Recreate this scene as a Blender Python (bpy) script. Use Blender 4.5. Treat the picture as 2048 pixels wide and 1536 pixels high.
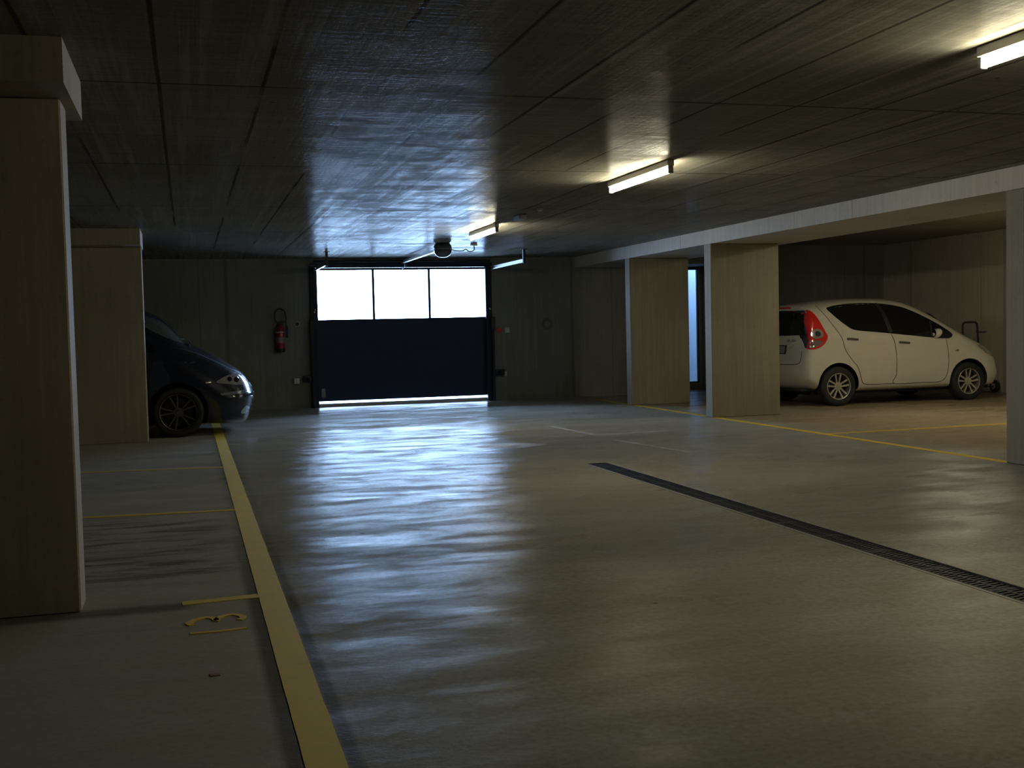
import bpy, bmesh, math, random
import numpy as np
from mathutils import Vector, Matrix
random.seed(4)
for o in list(bpy.data.objects): bpy.data.objects.remove(o)
SC = bpy.context.scene
COL = SC.collection

# ------------------------------------------------------------------ camera
def cam_axes(yaw, pitch, roll):
    y, p, r = (math.radians(a) for a in (yaw, pitch, roll))
    fw = Vector((math.sin(y)*math.cos(p), math.cos(y)*math.cos(p), math.sin(p)))
    rt = Vector((math.cos(y), -math.sin(y), 0)); up = rt.cross(fw)
    return rt*math.cos(r)+up*math.sin(r), -rt*math.sin(r)+up*math.cos(r), fw
cd = bpy.data.cameras.new('camera'); cam = bpy.data.objects.new('camera', cd); COL.objects.link(cam)
rt, up, fw = cam_axes(16.025, -2.781, -1.338)
m = Matrix((rt, up, -fw)).transposed().to_4x4(); m.translation = Vector((0, 0, 1.284)); cam.matrix_world = m
cd.sensor_width = 36; cd.lens = 2250*36/2048; cd.clip_start = .02; cd.clip_end = 500
SC.camera = cam

# ------------------------------------------------------------------ world, exposure
SKY = 38.0
w = bpy.data.worlds.new('sky'); SC.world = w; w.use_nodes = True
bg = w.node_tree.nodes['Background']; bg.inputs[0].default_value = (0.42, 0.63, 1.0, 1); bg.inputs[1].default_value = SKY
TUBE = 92.0; TUBE_COL = (1.0, 0.92, 0.66)
SC.view_settings.view_transform = 'Standard'; SC.view_settings.look = 'None'
SC.view_settings.exposure = 0.15; SC.view_settings.gamma = 1.0; SC.view_settings.use_curve_mapping = False
SC.cycles.use_denoising = True
SC.cycles.max_bounces = 8; SC.cycles.diffuse_bounces = 4; SC.cycles.transparent_max_bounces = 8
SC.cycles.sample_clamp_indirect = 4.0; SC.cycles.caustics_reflective = False; SC.cycles.caustics_refractive = False

Y0 = 19.75; ZC = 2.59; ZB = 2.395; ZR = 2.80; XR = 13.5; XL = -6.5; YB = -7.0; XBM = 6.93; XBM2 = 8.15
def portal(name, loc, rot, sx, sy):                    # sampling guides for daylight through the openings
    l = bpy.data.lights.new(name, 'AREA'); l.shape = 'RECTANGLE'; l.size = sx; l.size_y = sy; l.cycles.is_portal = True
    o = bpy.data.objects.new(name, l); COL.objects.link(o); o.location = loc; o.rotation_euler = rot
portal('gate_daylight', (3.71, Y0+.30, 1.3), (math.radians(-90), 0, 0), 3.3, 2.7)
portal('shaft_daylight', (9.25, Y0+1.65, 3.3), (0, 0, 0), 1.9, 1.4)

# ------------------------------------------------------------------ materials
class N:
    def __init__(s, name):
        s.m = bpy.data.materials.new(name); s.m.use_nodes = True; s.t = s.m.node_tree; s.b = s.t.nodes['Principled BSDF']
    def n(s, kind, **kw):
        x = s.t.nodes.new(kind)
        for k, v in kw.items():
            if k.startswith('i_'): x.inputs[k[2:].replace('_', ' ')].default_value = v
            else: setattr(x, k, v)
        return x
    def l(s, a, b): s.t.links.new(a, b)
    def math(s, op, a, b=None, c=None, clamp=False):
        x = s.t.nodes.new('ShaderNodeMath'); x.operation = op; x.use_clamp = clamp
        for i, v in enumerate((a, b, c)):
            if v is None: continue
            if isinstance(v, (int, float)): x.inputs[i].default_value = v
            else: s.l(v, x.inputs[i])
        return x.outputs[0]
    def pos(s):
        if not hasattr(s, '_p'):
            g = s.n('ShaderNodeNewGeometry'); s._p = g.outputs['Position']; sp = s.n('ShaderNodeSeparateXYZ'); s.l(s._p, sp.inputs[0]); s.xyz = sp.outputs
        return s._p
    def noise(s, scale=(1, 1, 1), detail=4, rough=.55, off=(0, 0, 0), dist=0):
        mp = s.n('ShaderNodeMapping'); s.l(s.pos(), mp.inputs[0]); mp.inputs['Scale'].default_value = scale; mp.inputs['Location'].default_value = off
        x = s.n('ShaderNodeTexNoise'); x.inputs['Scale'].default_value = 1; x.inputs['Detail'].default_value = detail
        x.inputs['Roughness'].default_value = rough; x.inputs['Distortion'].default_value = dist; s.l(mp.outputs[0], x.inputs[0]); return x.outputs[0]
    def ramp(s, v, a, b, lo=0., hi=1.):
        x = s.n('ShaderNodeMapRange'); x.inputs[1].default_value = a; x.inputs[2].default_value = b; x.inputs[3].default_value = lo; x.inputs[4].default_value = hi
        x.interpolation_type = 'SMOOTHSTEP'; s.l(v, x.inputs[0]); return x.outputs[0]
    def mix(s, f, a, b, blend='MIX'):
        x = s.n('ShaderNodeMix', data_type='RGBA', blend_type=blend)
        for i, v in ((0, f), (6, a), (7, b)):
            if isinstance(v, (int, float)): x.inputs[i].default_value = v
            elif isinstance(v, tuple): x.inputs[i].default_value = (*v, 1)
            else: s.l(v, x.inputs[i])
        return x.outputs[2]
    def bump(s, h, strength=.3, dist=.01, prev=None):
        x = s.n('ShaderNodeBump'); x.inputs['Strength'].default_value = strength; x.inputs['Distance'].default_value = dist; s.l(h, x.inputs['Height'])
        if prev is not None: s.l(prev, x.inputs['Normal'])
        return x.outputs[0]
    def line(s, coord, pitch, off, wid):               # 1 on a thin line every pitch metres
        a = s.math('ADD', coord, -off + pitch*200.5); a = s.math('MODULO', a, pitch); a = s.math('SUBTRACT', a, pitch/2); a = s.math('ABSOLUTE', a)
        return s.ramp(a, wid*.5, wid*1.3, 1, 0)

def matte_gloss(k, col, rough, nrm, ior, lo, hi):
    """rough concrete under a thin worn sheen: diffuse with a Beckmann gloss that grows at grazing angles"""
    d = k.n('ShaderNodeBsdfDiffuse'); g = k.n('ShaderNodeBsdfAnisotropic'); g.distribution = 'BECKMANN'; f = k.n('ShaderNodeFresnel'); f.inputs[0].default_value = ior
    k.l(col, d.inputs[0]); k.l(nrm, d.inputs['Normal']); k.l(nrm, g.inputs['Normal']); k.l(nrm, f.inputs['Normal'])
    if isinstance(rough, float): g.inputs['Roughness'].default_value = rough
    else: k.l(rough, g.inputs['Roughness'])
    wear = k.ramp(k.noise((1.5, 3.2, 1), 7, .72, (11, 3, 0), .3), .34, .66, lo, hi)
    mx = k.n('ShaderNodeMixShader'); k.l(k.math('MULTIPLY', f.outputs[0], wear), mx.inputs[0]); k.l(d.outputs[0], mx.inputs[1]); k.l(g.outputs[0], mx.inputs[2]); k.l(mx.outputs[0], k.t.nodes['Material Output'].inputs[0])
    k.t.nodes.remove(k.b)

def simple(name, col, rough=.5, metal=0., spec=.5, coat=0., emit=None, es=0., bumpy=0.):
    k = N(name); b = k.b
    b.inputs['Roughness'].default_value = rough; b.inputs['Metallic'].default_value = metal; b.inputs['Specular IOR Level'].default_value = spec
    if coat: b.inputs['Coat Weight'].default_value = coat; b.inputs['Coat Roughness'].default_value = .03
    v = k.noise((9, 9, 9), 3); c2 = tuple(x*.86 for x in col)
    k.l(k.mix(v, col, c2), b.inputs['Base Color'])
    if emit: b.inputs['Emission Color'].default_value = (*emit, 1); b.inputs['Emission Strength'].default_value = es
    if bumpy: k.l(k.bump(k.noise((60, 60, 60), 3), bumpy, .004), b.inputs['Normal'])
    return k.m

def floor_mat():
    k = N('floor_concrete'); b = k.b
    k.pos(); X, Y, Z = k.xyz[0], k.xyz[1], k.xyz[2]
    big = k.noise((.35, .8, 1), 4, .6); med = k.noise((1.6, 3.6, 1), 6, .62, (3, 1, 0), .3); fine = k.noise((30, 34, 30), 4, .6); streak = k.noise((1.3, 7, 1), 6, .7, (7, 2, 0), .6)
    c = k.mix(k.ramp(big, .32, .68), (.30, .285, .245), (.39, .375, .33))
    c = k.mix(k.ramp(med, .25, .75, .45, 0), c, (.23, .215, .17))
    c = k.mix(k.math('MULTIPLY', k.ramp(fine, .3, .7), .45), c, (.17, .155, .12))
    c = k.mix(k.ramp(X, .24, .30, .38, 0), c, (.56, .54, .49))      # left bays lightened in the colour, standing in for daylight from the gate
    # brown wet-looking streaks in the left bay
    zone = k.math('MULTIPLY', k.ramp(X, .0, .35, 1, 0), k.math('MULTIPLY', k.ramp(Y, 6.0, 6.4), k.ramp(Y, 8.3, 8.6, 1, 0)))
    c = k.mix(k.math('MULTIPLY', k.ramp(streak, .46, .62), k.math('MULTIPLY', zone, .65)), c, (.08, .065, .04))
    # warmer brown in the bays on the right
    c = k.mix(k.math('MULTIPLY', k.ramp(X, 6.9, 7.6), .6), c, (.27, .185, .09))
    # oval stain before the gate
    dx = k.math('MULTIPLY', k.math('SUBTRACT', X, 3.38), 1.3); dy = k.math('MULTIPLY', k.math('SUBTRACT', Y, 11.95), 2.2)
    dd = k.math('SQRT', k.math('ADD', k.math('MULTIPLY', dx, dx), k.math('MULTIPLY', dy, dy)))
    stain = k.ramp(k.math('ADD', dd, k.math('MULTIPLY', med, .5)), .55, .95, .65, 0)
    c = k.mix(stain, c, (.10, .095, .085))
    # scattered dark specks
    vo = k.n('ShaderNodeTexVoronoi'); k.l(k.pos(), vo.inputs[0]); vo.inputs['Scale'].default_value = 1.3
    c = k.mix(k.ramp(vo.outputs['Distance'], .018, .03, .8, 0), c, (.05, .045, .04))
    # dirt beside the wide line
    e1 = k.math('ABSOLUTE', k.math('SUBTRACT', X, .265)); e2 = k.math('ABSOLUTE', k.math('SUBTRACT', X, .44))
    dirt = k.math('MULTIPLY', k.math('MAXIMUM', k.ramp(e1, .01, .05, 1, 0), k.ramp(e2, .01, .04, .9, 0)), k.ramp(Y, 5, 8, .7, .15))
    c = k.mix(dirt, c, (.07, .062, .045))
    # dark band in line with the first pier
    e3 = k.math('ABSOLUTE', k.math('SUBTRACT', Y, 5.55)); j = k.math('MULTIPLY', k.ramp(e3, .03, .12, .7, 0), k.ramp(X, -.1, .05, 1, 0))
    c = k.mix(j, c, (.09, .08, .055))
    r = k.math('ADD', k.ramp(big, .3, .7, .23, .33), k.math('MULTIPLY', k.math('ADD', stain, k.ramp(med, .25, .75, .16, 0)), .5))
    wave = k.noise((.55, 1.25, 1), 2, .5, (2.3, .8, 0), .4)
    n = k.bump(wave, 1.0, .030)
    n = k.bump(k.noise((7, 16, 1), 5, .65), .55, .0028, n)
    n = k.bump(k.noise((45, 60, 10), 4, .7), .35, .0024, n)
    matte_gloss(k, c, r, n, 1.09, .10, .74); return k.m

def ceiling_mat():
    k = N('ceiling_concrete'); b = k.b; k.pos(); X, Y = k.xyz[0], k.xyz[1]
    big = k.noise((.6, .6, 1), 4, .6); sx = k.noise((.8, 26, 1), 4, .6); sy = k.noise((16, .35, 1), 3, .6, (5, 0, 0)); fine = k.noise((25, 25, 25), 4, .65)
    c = k.mix(k.ramp(big, .3, .7), (.20, .19, .155), (.28, .265, .22))
    c = k.mix(k.ramp(sx, .35, .65, .5, 0), c, (.15, .14, .115)); c = k.mix(k.ramp(sy, .45, .7, 0, .45), c, (.42, .40, .35))
    c = k.mix(k.math('MULTIPLY', k.ramp(fine, .5, .75), .35), c, (.12, .11, .09))
    # panel joints of the formwork
    wob = k.math('MULTIPLY', k.math('SUBTRACT', k.noise((1, .4, 1), 2), .5), .02)
    l1 = k.line(k.math('ADD', X, wob), .527, .43, .012); l2 = k.line(k.math('ADD', Y, wob), 2.83, 6.12, .016)
    l1b = k.math('MULTIPLY', l1, k.ramp(k.noise((2.5, .5, 1), 2, .5, (1, 9, 0)), .36, .48)); l2b = k.math('MULTIPLY', l2, k.ramp(k.noise((.6, .3, 1), 2, .5, (4, 2, 0)), .36, .5))
    ln = k.math('MAXIMUM', l1b, l2b); c = k.mix(k.math('MULTIPLY', ln, .85), c, (.02, .018, .014))
    # every panel a slightly different tone
    tile = k.n('ShaderNodeTexWhiteNoise', noise_dimensions='2D'); cb = k.n('ShaderNodeCombineXYZ')
    k.l(k.math('FLOOR', k.math('DIVIDE', k.math('ADD', X, 100*.527-.43), .527)), cb.inputs[0]); k.l(k.math('FLOOR', k.math('DIVIDE', k.math('ADD', Y, 100*2.83-6.12), 2.83)), cb.inputs[1])
    k.l(cb.outputs[0], tile.inputs['Vector']); c = k.mix(k.math('MULTIPLY', tile.outputs['Value'], .38), c, (.16, .15, .12))
    # pin holes of the formwork nails
    vo = k.n('ShaderNodeTexVoronoi'); k.l(k.pos(), vo.inputs[0]); vo.inputs['Scale'].default_value = 3.2
    c = k.mix(k.ramp(vo.outputs['Distance'], .03, .05, .8, 0), c, (.02, .018, .015))
    r = k.math('ADD', k.ramp(sy, .35, .65, .27, .18), k.math('MULTIPLY', tile.outputs['Value'], .08))
    n = k.bump(sx, .5, .004); n = k.bump(sy, .5, .004, n); n = k.bump(fine, .55, .003, n); n = k.bump(ln, -.6, .004, n); matte_gloss(k, c, r, n, 1.035, .12, .55); return k.m

def wall_mat(name, c1, c2, board='x', seam=.0, ring=False):
    k = N(name); b = k.b; k.pos(); X, Y, Z = k.xyz
    sc = (26, 26, .7)
    grain = k.noise(sc, 4, .6); big = k.noise((.8, .8, .6), 4, .6); fine = k.noise((40, 40, 22), 3, .6)
    c = k.mix(k.ramp(big, .3, .7), c1, c2); c = k.mix(k.ramp(grain, .35, .65, .22, 0), c, tuple(v*.55 for v in c1)); c = k.mix(k.math('MULTIPLY', k.ramp(fine, .55, .75), .3), c, tuple(v*.5 for v in c1))
    n = k.bump(grain, .35, .003); n = k.bump(fine, .3, .002, n)
    if seam:
        s = k.math('MAXIMUM', k.line(X if board == 'x' else Y, seam*4, .21, .010), k.line(X if board == 'x' else Y, seam*5, .66, .03))
        c = k.mix(k.math('MULTIPLY', s, .45), c, tuple(v*.35 for v in c1)); n = k.bump(s, -.5, .003, n)
    if ring:
        dx = k.math('SUBTRACT', X, 6.37); dz = k.math('SUBTRACT', Z, 1.367); r = k.math('SQRT', k.math('ADD', k.math('MULTIPLY', dx, dx), k.math('MULTIPLY', dz, dz)))
        c = k.mix(k.ramp(k.math('ABSOLUTE', k.math('SUBTRACT', r, .085)), .01, .035, .55, 0), c, tuple(v*.4 for v in c1))
    k.l(c, b.inputs['Base Color']); b.inputs['Roughness'].default_value = .72; b.inputs['Specular IOR Level'].default_value = .35; k.l(n, b.inputs['Normal']); return k.m

def paint_mat(name, col, wear=.35):
    k = N(name); b = k.b; v = k.noise((6, 6, 6), 5, .7); f = k.noise((45, 45, 45), 4, .7)
    c = k.mix(k.ramp(v, .45, .75, 0, wear), col, (.24, .22, .18)); c = k.mix(k.ramp(f, .55, .75, 0, wear), c, (.17, .15, .10)); k.l(c, b.inputs['Base Color'])
    b.inputs['Roughness'].default_value = .7; b.inputs['Specular IOR Level'].default_value = .12; k.l(k.bump(f, .3, .002), b.inputs['Normal']); return k.m

M = dict(
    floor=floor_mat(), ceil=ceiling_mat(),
    wallb=wall_mat('wall_concrete', (.20, .20, .18), (.265, .26, .235), 'x', .62, True),
    wallr=wall_mat('right_wall_concrete', (.52, .475, .36), (.62, .565, .43), 'y', .52),
    pier=wall_mat('pier_concrete', (.205, .182, .125), (.275, .245, .175)), pierl=wall_mat('left_pier_concrete', (.36, .32, .235), (.45, .40, .30)),  # fall of lamplight put into the concrete colour: right piers darker, left lighter
    beam=wall_mat('beam_concrete', (.46, .43, .38), (.54, .51, .45)),
    soffit=wall_mat('soffit_concrete', (.32, .29, .235), (.40, .36, .29)),
    yellow=paint_mat('yellow_paint', (.74, .55, .07), .16), yellow2=paint_mat('bright_yellow_paint', (.68, .48, .02), .2), faded=paint_mat('faded_paint', (.42, .42, .42), .6),
    drain=simple('cast_iron', (.035, .033, .03), .55, .6), pit=simple('drain_pit', (.012, .012, .012), .9), concrete_edge=simple('drain_channel_concrete', (.30, .28, .24), .8),
    gate=simple('gate_paint', (.009, .022, .062), .5, spec=.3), gate_frame=simple('gate_frame_paint', (.010, .014, .028), .5, spec=.3), zinc=simple('zinc_steel', (.55, .56, .58), .3, .9),
    black=simple('black_plastic', (.012, .012, .014), .5), rubber=simple('rubber', (.012, .012, .012), .75), housing=simple('lamp_housing', (.72, .70, .64), .4),
    white_plastic=simple('white_plastic', (.70, .68, .62), .45), red=simple('red_paint', (.27, .012, .022), .35, coat=.5), redplastic=simple('red_plastic', (.62, .02, .03), .45),
    opener=simple('opener_cover', (.10, .11, .12), .22, coat=.4), grey=simple('grey_plastic', (.30, .30, .29), .5), driveway=simple('driveway_concrete', (.5, .5, .5), .9),
    shaft=simple('shaft_render', (.24, .26, .28), .9), carwhite=simple('white_car_paint', (.62, .585, .50), .28, coat=1.0), carblue=simple('dark_blue_car_paint', (.006, .010, .028), .25, .3, coat=1.0),
    glassdark=simple('dark_car_glass', (.006, .007, .007), .05, spec=.35), seam=simple('panel_gap', (.06, .055, .045), .8), liner=simple('arch_liner', (.01, .01, .01), .9),
    alloy=simple('alloy', (.62, .60, .57), .32, .85), alloydull=simple('alloy_dull', (.16, .15, .13), .32, .9), lampred=simple('red_lens', (.60, .012, .010), .08, coat=1., spec=.8),
    lampclear=simple('clear_lens', (.55, .53, .50), .12, .7, coat=1.), lampdark=simple('smoked_lens', (.14, .11, .10), .15, coat=1.), plate=simple('licence_plate', (.22, .23, .19), .5), chrome=simple('chrome', (.8, .8, .8), .08, 1.),
    leaf=simple('dry_leaf', (.30, .10, .04), .8), screenglass=simple('windscreen_glass', (.055, .075, .07), .05, coat=1., spec=.8), bumperline=simple('bumper_moulding', (.10, .14, .20), .2, coat=1.),
    label=simple('extinguisher_label', (.34, .17, .22), .5), text=simple('badge_grey', (.22, .22, .21), .4), dye=simple('blue_sticker', (.42, .50, .55), .5),
)
def tube_mat(name='tube_light', es=1.):
    k = N(name); b = k.b; b.inputs['Base Color'].default_value = (.8, .8, .8, 1); b.inputs['Emission Color'].default_value = (*TUBE_COL, 1); b.inputs['Emission Strength'].default_value = TUBE*es; return k.m
M['tube'] = tube_mat(); M['tube2'] = tube_mat('right_bay_tube_light', .78)  # right-bay tubes, strength set by the light wanted in that bay
def glass_mat(name, tint):
    k = N(name); t = k.t; out = t.nodes['Material Output']; tr = k.n('ShaderNodeBsdfTransparent'); tr.inputs[0].default_value = (*tint, 1); gl = k.n('ShaderNodeBsdfGlossy'); gl.inputs['Roughness'].default_value = .05
    fr = k.n('ShaderNodeFresnel'); fr.inputs[0].default_value = 1.35; mx = k.n('ShaderNodeMixShader'); k.l(fr.outputs[0], mx.inputs[0]); k.l(tr.outputs[0], mx.inputs[1]); k.l(gl.outputs[0], mx.inputs[2]); k.l(mx.outputs[0], out.inputs[0]); return k.m
M['pane'] = glass_mat('window_pane', (.92, .95, .96)); M['pane2'] = glass_mat('shaft_pane', (.80, .88, .95))

# ------------------------------------------------------------------ object helpers
def tag(o, label=None, cat=None, group=None, kind=None):
    if label: o['label'] = label
    if cat: o['category'] = cat
    if group: o['group'] = group
    if kind: o['kind'] = kind
    return o
def empty(name, loc=(0, 0, 0), rz=0.):
    o = bpy.data.objects.new(name, None); COL.objects.link(o); o.location = loc; o.rotation_euler = (0, 0, rz); o.empty_display_size = .1; return o
def obj(name, bm, mat, parent=None, smooth=None, loc=None):
    me = bpy.data.meshes.new(name); bmesh.ops.recalc_face_normals(bm, faces=bm.faces); bm.to_mesh(me); bm.free()
    for mm in (mat if isinstance(mat, (list, tuple)) else [mat]): me.materials.append(mm)
    if smooth is not None:
        for p in me.polygons: p.use_smooth = True
        me.set_sharp_from_angle(angle=math.radians(smooth))
    o = bpy.data.objects.new(name, me); COL.objects.link(o)
    if parent: o.parent = parent
    if loc: o.location = loc
    return o
def box(bm, x0, x1, y0, y1, z0, z1, bev=0., seg=1):
    vs = [bm.verts.new((x, y, z)) for x in (x0, x1) for y in (y0, y1) for z in (z0, z1)]
    fs = [bm.faces.new([vs[i] for i in f]) for f in ((0, 1, 3, 2), (4, 6, 7, 5), (0, 4, 5, 1), (2, 3, 7, 6), (0, 2, 6, 4), (1, 5, 7, 3))]
    if bev:
        es = list({e for f in fs for e in f.edges}); bmesh.ops.bevel(bm, geom=es, offset=bev, segments=seg, affect='EDGES', profile=.5)
def boxo(name, x0, x1, y0, y1, z0, z1, mat, parent=None, bev=0., seg=1):
    bm = bmesh.new(); box(bm, x0, x1, y0, y1, z0, z1, bev, seg); return obj(name, bm, mat, parent, 40 if seg > 1 else None)
def lathe(bm, prof, c=(0, 0, 0), axis='z', n=32, a0=0., a1=2*math.pi, cap=True):
    """prof: list of (radius, height)"""
    rings = []
    full = abs(a1-a0-2*math.pi) < 1e-6; cnt = n if full else n+1
    for r, h in prof:
        ring = []
        for i in range(cnt):
            a = a0+(a1-a0)*i/n; p = (r*math.cos(a), r*math.sin(a), h)
            if axis == 'y': p = (p[0], p[2], p[1])
            if axis == 'x': p = (p[2], p[0], p[1])
            ring.append(bm.verts.new((c[0]+p[0], c[1]+p[1], c[2]+p[2])))
        rings.append(ring)
    for a, b in zip(rings, rings[1:]):
        for i in range(n):
            j = (i+1) % cnt; bm.faces.new((a[i], a[j], b[j], b[i]))
    if full and cap:
        if prof[0][0] > 1e-6: bm.faces.new(rings[0])
        if prof[-1][0] > 1e-6: bm.faces.new(rings[-1])
    bmesh.ops.remove_doubles(bm, verts=[v for rr in rings for v in rr], dist=1e-6)
def sweep(bm, pts, r, n=10, closed=False):
    pts = [Vector(p) for p in pts]; rings = []; prev = None
    for i, p in enumerate(pts):
        a = pts[i-1] if (i or closed) else p; b = pts[(i+1) % len(pts)] if (i < len(pts)-1 or closed) else p
        t = (b-a).normalized()
        if prev is None: u = t.orthogonal().normalized()
        else: u = (prev-t*prev.dot(t)).normalized()
        prev = u; v = t.cross(u)
        rings.append([bm.verts.new(p+(u*math.cos(2*math.pi*k/n)+v*math.sin(2*math.pi*k/n))*r) for k in range(n)])
    prs = list(zip(rings, rings[1:]))+([(rings[-1], rings[0])] if closed else [])
    for a, b in prs:
        for i in range(n): bm.faces.new((a[i], a[(i+1) % n], b[(i+1) % n], b[i]))
    if not closed: bm.faces.new(rings[0]); bm.faces.new(rings[-1])
def smoothpath(P, k=8, closed=False):
    P = [Vector(p) for p in P]; out = []; n = len(P)
    rng = range(n) if closed else range(n-1)
    for i in rng:
        p0 = P[i-1] if (closed or i) else P[0]; p1 = P[i]; p2 = P[(i+1) % n]; p3 = P[(i+2) % n] if (closed or i+2 < n) else P[-1]
        for j in range(k):
            t = j/k; out.append(.5*((2*p1)+(p2-p0)*t+(2*p0-5*p1+4*p2-p3)*t*t+(3*p1-p0-3*p2+p3)*t**3))
    if not closed: out.append(P[-1])
    return out
def strip_floor(name, a, b, wid, mat, z=.003, wob=0.):
    """painted line lying on the floor, a slightly uneven thin film"""
    a = Vector((*a, 0)); b = Vector((*b, 0)); d = (b-a).normalized(); nrm = Vector((-d.y, d.x, 0)); L = (b-a).length; k = max(2, int(L/.12)); bm = bmesh.new(); rows = []
    for i in range(k+1):
        p = a+d*L*i/k; w1 = wid/2+random.uniform(-wob, wob); w2 = wid/2+random.uniform(-wob, wob)
        rows.append([bm.verts.new(p+nrm*w1+Vector((0, 0, z))), bm.verts.new(p-nrm*w2+Vector((0, 0, z))), bm.verts.new(p-nrm*w2), bm.verts.new(p+nrm*w1)])
    for r, s in zip(rows, rows[1:]):
        for q in range(4): bm.faces.new((r[q], r[(q+1) % 4], s[(q+1) % 4], s[q]))
    bm.faces.new(rows[0]); bm.faces.new(rows[-1]); return obj(name, bm, mat)

# ------------------------------------------------------------------ room shell
DX0, DX1, DY1 = 3.58, 3.775, 9.97                   # drain slot
bm = bmesh.new()
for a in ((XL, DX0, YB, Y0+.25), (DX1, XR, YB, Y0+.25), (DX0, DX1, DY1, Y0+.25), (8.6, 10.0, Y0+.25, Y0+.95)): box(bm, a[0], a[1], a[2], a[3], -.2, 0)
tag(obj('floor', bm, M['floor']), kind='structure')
bm = bmesh.new(); box(bm, XL, XBM, YB, Y0, ZC, ZC+.3); tag(obj('ceiling', bm, M['ceil']), kind='structure')
bm = bmesh.new(); box(bm, XBM2, XR, YB, Y0, ZR, ZR+.1); tag(obj('ceiling', bm, M['soffit']), kind='structure')
bm = bmesh.new(); box(bm, XL-.25, XL, YB, Y0+.25, -.1, ZR); tag(obj('wall_left', bm, M['wallb']), kind='structure')
bm = bmesh.new(); box(bm, XR, XR+.25, YB, Y0+.25, -.1, ZR+.1); tag(obj('wall_right', bm, M['wallr']), kind='structure')
bm = bmesh.new(); box(bm, XL-.25, XR+.25, YB-.25, YB, -.1, ZR+.1); tag(obj('wall_front', bm, M['wallb']), kind='structure')
GX0, GX1, GZ = 2.14, 5.27, 2.44                      # gate opening
bm = bmesh.new()
for a in ((XL, GX0, Y0, Y0+.25, 0, ZR+.1), (GX0, GX1, Y0, Y0+.25, GZ, ZR+.1), (GX1, 8.6, Y0, Y0+.25, 0, ZR+.1), (8.6, 10.0, Y0, Y0+.25, 2.45, ZR+.1), (10.0, XR, Y0, Y0+.25, 0, ZR+.1)): box(bm, *a)
# alcove behind the second bay with a tall window onto a light shaft
AY = Y0+.95
for a in ((8.4, 8.6, Y0+.25, AY, 0, 2.6), (10.0, 10.2, Y0+.25, AY, 0, 2.6), (8.4, 10.2, Y0+.25, AY+.15, 2.45, 2.6),
          (8.4, 8.8, AY, AY+.15, 0, 2.45), (9.89, 10.2, AY, AY+.15, 0, 2.45), (8.8, 9.89, AY, AY+.15, 0, .13), (8.8, 9.89, AY, AY+.15, 2.41, 2.45)): box(bm, *a)
tag(obj('wall_back', bm, M['wallb']), kind='structure')
bm = bmesh.new()
for a in ((8.3, 10.2, AY+1.35, AY+1.5, -.1, 3.2), (8.15, 8.3, AY+.15, AY+1.5, -.1, 3.2), (10.2, 10.35, AY+.15, AY+1.5, -.1, 3.2), (8.15, 10.35, AY+.15, AY+1.5, -.2, -.1), (8.15, 10.35, AY, AY+.15, 2.6, 3.2)): box(bm, *a)
tag(obj('wall_shaft', bm, M['shaft']), kind='structure')
bm = bmesh.new()
for a in ((8.8, 8.84, AY+.04, AY+.1, .13, 2.41), (9.87, 9.89, AY+.04, AY+.1, .13, 2.41), (8.84, 9.87, AY+.04, AY+.1, .13, .15), (8.84, 9.87, AY+.04, AY+.1, 2.39, 2.41)): box(bm, *a, .004)
wn = tag(obj('window_1', bm, M['gate_frame']), kind='structure')
bm = bmesh.new(); box(bm, 8.84, 9.87, AY+.065, AY+.075, .15, 2.39); obj('pane', bm, M['pane2'], wn)
# driveway outside the gate, one small step up
bm = bmesh.new(); box(bm, -6, GX0, Y0+.25, Y0+40, -.3, .06); box(bm, GX1, 8.2, Y0+.25, Y0+40, -.3, .06); box(bm, GX0, GX1, Y0+.035, Y0+40, -.3, .06); bmesh.ops.translate(bm, verts=bm.verts, vec=(0, 0, 0))
tag(obj('ground', bm, M['driveway']), kind='structure')

# downstand beam over the right-hand bays
def beam_piece(y0, y1): 
    return (XBM, XBM2, y0, y1, ZB, ZR+.1)
bm = bmesh.new(); edges = [YB, 2.0, 5.3, 8.2, 10.70, 13.40, 15.10, Y0]
for i, (a, b2) in enumerate(zip(edges, edges[1:])): box(bm, XBM+.004*(i % 2), XBM2, a, b2, ZB, ZR+.1)
tag(obj('concrete_beam', bm, M['beam']), 'pale raw concrete downstand beam running along the right side above the piers', 'beam')

# ------------------------------------------------------------------ piers
def pier(x0, x1, y0, y1, label, group, z1=ZB, mat='pier'):
    bm = bmesh.new(); box(bm, x0, x1, y0, y1, 0, z1, .008, 1); o = obj('concrete_pier', bm, M[mat])
    return tag(o, label, 'pillar', group)
RG = 'concrete piers along the right-hand bays'; LG = 'concrete piers along the left-hand bays'
pier(XBM, 7.97, 8.10, 8.33, 'concrete pier cut off by the right edge', RG)
pier(XBM, 7.97, 14.12, 14.33, 'concrete pier hiding the tail of the white car', RG)
pier(XBM, 7.97, 17.07, 17.27, 'farthest concrete pier on the right, between the gate wall and the white car', RG)
pier(-1.58, -.525, 5.60, 5.85, 'large dark concrete pier at the left edge of the photo', LG, mat='pierl')
pier(-1.55, -.505, 14.52, 14.77, 'concrete pier hiding the rear of the dark blue car', LG, mat='pierl')
for x1, y0, y1, lab in ((-.475, 5.26, 6.16, 'concrete lintel block on top of the near left pier'), (-.50, 14.20, 15.05, 'concrete lintel block on top of the pier before the dark blue car')):
    bm = bmesh.new(); box(bm, XL, x1, y0, y1, ZB, ZC, 0); tag(obj('concrete_lintel', bm, M['pierl']), lab, 'lintel', 'lintels over the left piers')

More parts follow.
